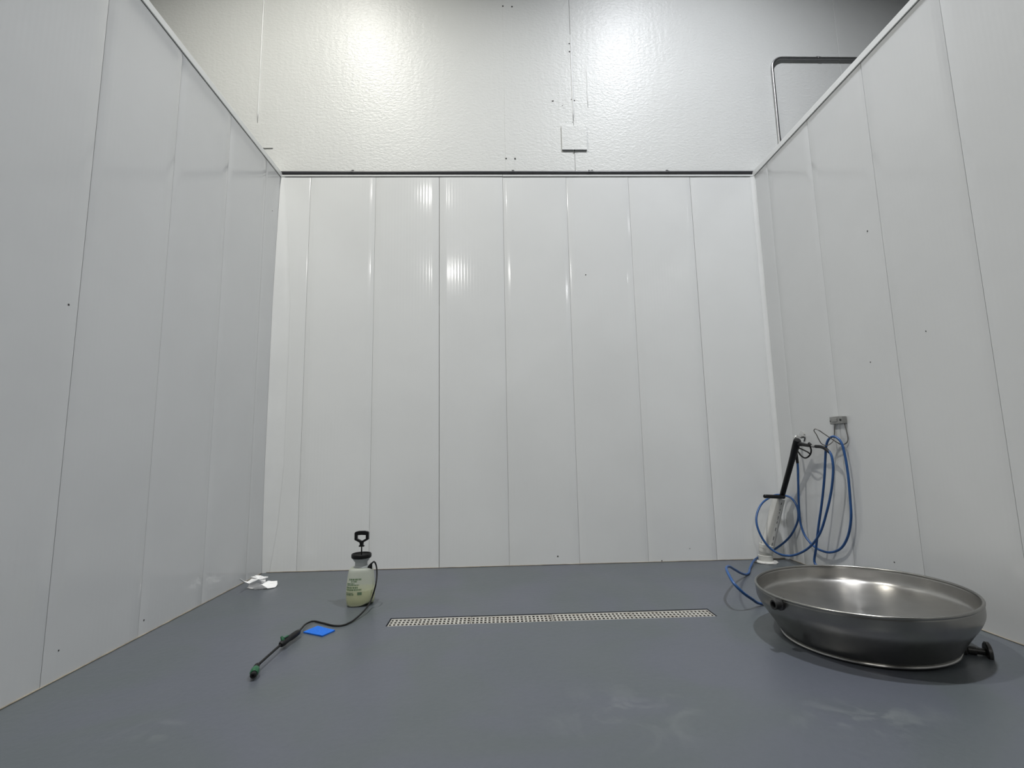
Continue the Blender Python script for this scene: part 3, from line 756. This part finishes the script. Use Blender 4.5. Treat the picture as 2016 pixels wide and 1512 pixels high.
flap([(503, 612, .10), (535, 602, .105), (610, 640, .07), (690, 655, .045), (715, 700, .035), (620, 680, .05), (560, 650, .075)], (610, 655, .068))
bmesh.ops.subdivide_edges(bm, edges=bm.edges, cuts=2, use_grid_fill=True)
for v in bm.verts: v.co += Vector((random.uniform(-.0015, .0015), random.uniform(-.0015, .0015), random.uniform(-.0022, .0022))); v.co.z = max(v.co.z, 0.0015); v.co.x = max(v.co.x, XL+0.012)
o = obj('paper_towel', bm, 'paper', orig=cp7(900, 700, 0))
md = o.modifiers.new('thickness', 'SOLIDIFY'); md.thickness = 0.0012; md.offset = 1
tag(o, 'crumpled white paper towel on the floor in the left rear corner', 'paper towel')

# ------------------------------------------------------------------ standpipe in the right rear corner
base = on_z(1509, 1107); base.y = 4.385; base = Vector((base.x, 4.385, 0))
ptop = on_y(1533, 981, 4.36)
t = thing('standpipe', 'white plastic drain pipe leaning in the right rear corner', 'pipe', base)
bm = B(); lathe(bm, [(0.058, 0.0008), (0.096, 0.0008), (0.098, 0.006), (0.090, 0.013), (0.062, 0.016), (0.058, 0.012)], 36, base, (0, 0, 1), True)
for v in bm.verts:
    if (v.co.xy-base.xy).length > 0.08: v.co += (v.co-base)*random.uniform(-0.06, 0.02)*Vector((1, 1, 0)).length*0.7; v.co.z = max(v.co.z, 0.0008)
obj('floor_flange', bm, 'pvc', t, True, 50)
obj('socket', lathe(B(), [(0.045, 0.002), (0.0575, 0.002), (0.0575, 0.060), (0.054, 0.063), (0.047, 0.063), (0.045, 0.060)], 32, base, (0, 0, 1), True), 'pvc', t, True, 40)
pdir = (ptop - (base+Vector((0, 0, 0.10)))).normalized()
pb = base + Vector((0, 0, 0.055))
cup = obj('coupling', lathe(B(), [(0.0, 0.0), (0.044, 0.0), (0.046, 0.012), (0.056, 0.024), (0.058, 0.034), (0.058, 0.060), (0.0595, 0.062), (0.0595, 0.092), (0.056, 0.096), (0.05, 0.096)], 32, pb, (pdir*0.6+Vector((0, 0, 0.4)))), 'pvc', t, True, 35)
plen = (ptop-(pb+pdir*0.06)).length
p1 = pb + pdir*0.05
plen = (ptop-p1).length
pd = (ptop-p1).normalized()
sp = obj('pipe', lathe(B(), [(0.0, 0.0), (0.0505, 0.0), (0.0505, plen), (0.046, plen), (0.046, 0.03), (0, 0.03)], 36, p1, pd), 'pvc', t, True, 40)
# small dark printed marks along the pipe
bm = B()
pu, pv = frame_of(pd)
tocam = (CAM-p1); tocam = (tocam - pd*tocam.dot(pd)).normalized(); sidev = pd.cross(tocam).normalized()
sg = 1 if sidev.dot(RIGHT) > 0 else -1
def mark(h0, h1, a0, a1):
    a0 *= sg; a1 *= sg
    q = [p1+pd*h+(tocam*math.cos(a)+sidev*math.sin(a))*0.0509 for h, a in ((h0, a0), (h0, a1), (h1, a1), (h1, a0))]
    bm.faces.new([bm.verts.new(x) for x in q])
for h0, h1 in ((plen-0.05, plen-0.03), (plen-0.10, plen-0.088), (plen-0.125, plen-0.115), (plen-0.175, plen-0.15), (plen-0.185, plen-0.179), (plen-0.215, plen-0.195), (plen-0.28, plen-0.25), (0.10, 0.13), (0.045, 0.075)):
    mark(h0, h1, 0.55, 0.66)
obj('print', bm, 'blackink', sp)['kind'] = 'stuff'

# ------------------------------------------------------------------ water valve on the right partition
ec = on_x(1580, 860, XR)
t = thing('wall_water_outlet', 'round chrome water outlet on the right partition behind the spray gun', 'water outlet', ec)
obj('escutcheon', lathe(B(), [(0.014, 0.0005), (0.046, 0.0005), (0.046, 0.004), (0.040, 0.010), (0.016, 0.012), (0.014, 0.010)], 32, ec, (-1, 0, 0), True), 'chrome', t, True, 40)
obj('nipple', rod(B(), ec+Vector((0.012, 0, 0)), ec+Vector((-0.052, 0, 0)), 0.0135, None, 16, 0.001), 'chrome', t, True, 40)
ev = ec + Vector((-0.052, 0, 0))
bm = B(); tube(bm, spline([ev+Vector((0.01, 0, 0)), ev+Vector((-0.004, 0, -0.001)), ev+Vector((-0.015, 0, -0.010)), ev+Vector((-0.019, 0, -0.028)), ev+Vector((-0.019, 0, -0.062))], 4), 0.0165, 14)
obj('elbow', bm, 'chrome', t, True, 50)
hose_a = ev + Vector((-0.019, 0, -0.058))

# ------------------------------------------------------------------ spray lance hung on the outlet
lt = on_x(1570, 866, XR-0.135); lb = ptop + Vector((0.02, -0.006, 0.0)) + Vector((0, 0, 0.008))
lb = on_y(1540, 975, 4.34)
t = thing('spray_lance', 'black spray lance and trigger gun resting in the leaning white pipe', 'spray gun', lb)
ld_ = (lt-lb).normalized(); LL = (lt-lb).length
lance = obj('lance_sleeve', lathe(B(), [(0, -0.015), (0.019, -0.015), (0.0215, -0.010), (0.022, 0.05), (0.0225, LL*0.55), (0.024, LL*0.72), (0.0265, LL*0.80), (0.0285, LL*0.9), (0.028, LL-0.006), (0.025, LL), (0, LL)], 20, lb, ld_), 'black', t, True, 45)
be = on_y(1505, 977, 4.20); bs = on_y(1543, 978.5, 4.33)
obj('side_handle', rod(B(), bs, be, 0.0175, 0.0155, 16, 0.004), 'black', t, True, 40)
# gun: body along the grip axis to the right, trigger guard loop below it
def gx(px, py, off=0.118): return on_x(px, py, XR-off)
obj('gun_grip', tube(B(), spline([gx(1571, 873, .13), gx(1577, 874.5, .125), gx(1585, 876, .118), gx(1592, 877, .112), gx(1597, 877.5, .108)], 4), [0.017]*5+[0.013]*12, 14), 'black', t, True)
obj('grip_collar', tube(B(), [gx(1592.5, 872.5, .112), gx(1595, 875, .111), gx(1597, 880, .111)], 0.010, 10), 'black', t, True)
obj('trigger_guard', tube(B(), spline([gx(1594, 877, .111), gx(1597, 886, .112), gx(1595.5, 894, .113), gx(1590, 900, .115), gx(1584, 901.5, .117), gx(1577, 897, .121), gx(1571, 889, .127)], 5), 0.0062, 10), 'black', t, True)
obj('trigger', tube(B(), spline([gx(1573, 882, .126), gx(1582, 886, .119), gx(1590, 890, .115), gx(1594, 893, .113)], 4), [0.0055]*13, 10), 'black', t, True)
fa = gx(1596.5, 877.8, .108); fb = gx(1607, 879, .104)
bm = B(); fl = (fb-fa).length
lathe(bm, [(0, 0), (0.010, 0), (0.010, fl*0.35), (0.0125, fl*0.38), (0.0125, fl*0.62), (0.009, fl*0.66), (0.009, fl), (0, fl)], 6, fa, fb-fa)
obj('inlet_fitting', bm, 'bracket', t)

# ------------------------------------------------------------------ wire hose hanger on the right partition
k0 = on_x(1641, 834, XR); k1 = on_x(1667, 819, XR)
ya, yb = k1.y, k0.y; z0, z1 = 1.150, 1.210
t = thing('hose_hanger', 'grey bracket with bent wire hook on the right partition holding the hose', 'hook', (XR, (ya+yb)/2, z0))
bk = obj('bracket', box(B(), XR-0.030, XR-0.0005, ya+0.035, yb, z0, z1, 0.006, 2), 'bracket', t)
obj('bracket_rib', box(B(), XR-0.034, XR-0.029, ya+0.065, yb-0.03, z0+0.018, z1-0.016, 0.002), 'bracket', bk)
for yy in (yb-0.010,): obj('screw', lathe(B(), [(0, 0.003), (0.005, 0.002), (0.006, 0), (0, 0)], 10, (XR-0.030, yy, z0+0.026), (-1, 0, 0)), 'darkmetal', bk)
cl = obj('clip', box(B(), XR-0.036, XR-0.0005, ya, ya+0.032, z0+0.002, z1-0.004, 0.004, 2), 'bracket', t)
obj('screw', lathe(B(), [(0, 0.006), (0.008, 0.005), (0.009, 0), (0, 0)], 12, (XR-0.036, ya+0.020, z0+0.03), (-1, 0, 0)), 'darkmetal', cl)
def wx(px, py, off): return on_x(px, py, XR-off)
wire = [wx(1644, 833, .010), wx(1643, 845, .010), wx(1642.5, 857, .012), wx(1641, 866, .024), wx(1635, 873.5, .060), wx(1627, 877, .092), wx(1618, 874, .118), wx(1612.5, 866, .135), wx(1607, 855, .150), wx(1602.5, 848, .158), wx(1604, 844.8, .158), wx(1610, 846, .150), wx(1620, 852.5, .125), wx(1634, 862, .092), wx(1648, 871, .058), wx(1656, 875, .036), wx(1663, 874.2, .018), wx(1668.5, 869.5, .010), wx(1669.5, 863, .010), wx(1667, 851, .010), wx(1662.5, 833, .010)]
obj('wire_hook', tube(B(), spline(wire, 6), 0.0036, 8), 'wire', t, True)

# ------------------------------------------------------------------ blue hose: outlet -> hanger -> floor -> round the standpipe -> gun
HR = 0.0088
hx = lambda px, py, off: on_x(px, py, XR-off)
P = [hose_a + Vector((0, 0, -0.02)), hx(1570.5, 915, .074), hx(1571.5, 950, .074), hx(1573, 1000, .074), hx(1576, 1030, .072), hx(1585, 1055, .068), hx(1603, 1076, .056), hx(1620, 1085, .050), hx(1635, 1087.5, .045), hx(1655, 1080, .042), hx(1669, 1057, .040), hx(1675.5, 1020, .037), hx(1674, 985, .035), hx(1669, 930, .035), hx(1662, 890, .038), hx(1656, 871, .044), hx(1648, 862, .052), hx(1640, 859.5, .062), hx(1632, 864, .070), hx(1627, 876, .076), hx(1625, 900, .078), hx(1623, 940, .080), hx(1618, 990, .084), hx(1611, 1040, .086), hx(1606.5, 1080, .088), hx(1604.5, 1110, .090)]
P += [Vector((2.485, 3.60, 0.06)), Vector((2.44, 3.50, 0.014)), Vector((2.30, 3.40, 0.0095)), Vector((2.05, 3.32, 0.0095)), Vector((1.78, 3.255, 0.0095))]
F0 = on_z(1497, 1188.5, 0.014)
P += [F0, on_z(1480, 1179, 0.06), on_z(1462, 1166, 0.11), on_z(1446, 1150, 0.155), on_z(1434.5, 1131, 0.19), on_z(1430, 1119.5, 0.20), on_z(1434.5, 1115, 0.18), on_z(1446, 1121, 0.11), on_z(1458, 1128, 0.05), on_z(1468, 1131, 0.015), on_z(1474, 1128, 0.010), on_z(1477, 1117, 0.012), on_z(1485, 1103, 0.025), on_y(1494, 1096.5, 4.455)]
NF = len(P)
P += [on_y(1510, 1088, 4.466), on_y(1527, 1080, 4.455), hx(1548, 1064, .050), hx(1563, 1044, .034), hx(1571.5, 1020, .030), hx(1570, 1000, .030), hx(1562, 985, .032), on_y(1549, 976.5, 4.385), on_y(1530, 974, 4.425), on_y(1513, 981, 4.40), on_y(1498, 994, 4.35), on_y(1489.5, 1016, 4.30), on_y(1490.5, 1035, 4.27), on_y(1501, 1060, 4.24), on_y(1517, 1080, 4.22), on_y(1538, 1092, 4.18), hx(1556, 1094, .165), hx(1577, 1088, .140), hx(1598, 1073, .126), hx(1615, 1048, .118), hx(1627, 1010, .108)]
P += [hx(1636, 970, .100), hx(1640, 935, .098), hx(1640, 915, .098), hx(1636.5, 896, .099), hx(1632, 888, .100)]
t = thing('pressure_hose', 'blue pressure hose looped over the wire hook and around the white pipe', 'hose', (P[NF].x, P[NF].y, 0))
obj('hose_tube', tube(B(), spline(P, 6), HR, 10), 'blue', t, True)
obj('strain_relief', tube(B(), [hose_a + Vector((0, 0, 0.004)), hose_a + Vector((0, 0, -0.02)), hx(1570.2, 912, .074)], [0.0125, 0.0125, 0.0105], 12), 'rubber', t, True, 50)
obj('strain_relief', tube(B(), spline([fb-(fb-fa)*0.1, hx(1615, 879.5, .103), hx(1621.5, 881.5, .102), hx(1627, 885, .101), hx(1633.5, 891, .100)], 4), [0.0125]*12+[0.0125, 0.012, 0.0115, 0.011, 0.0105], 12), 'rubber', t, True, 50)
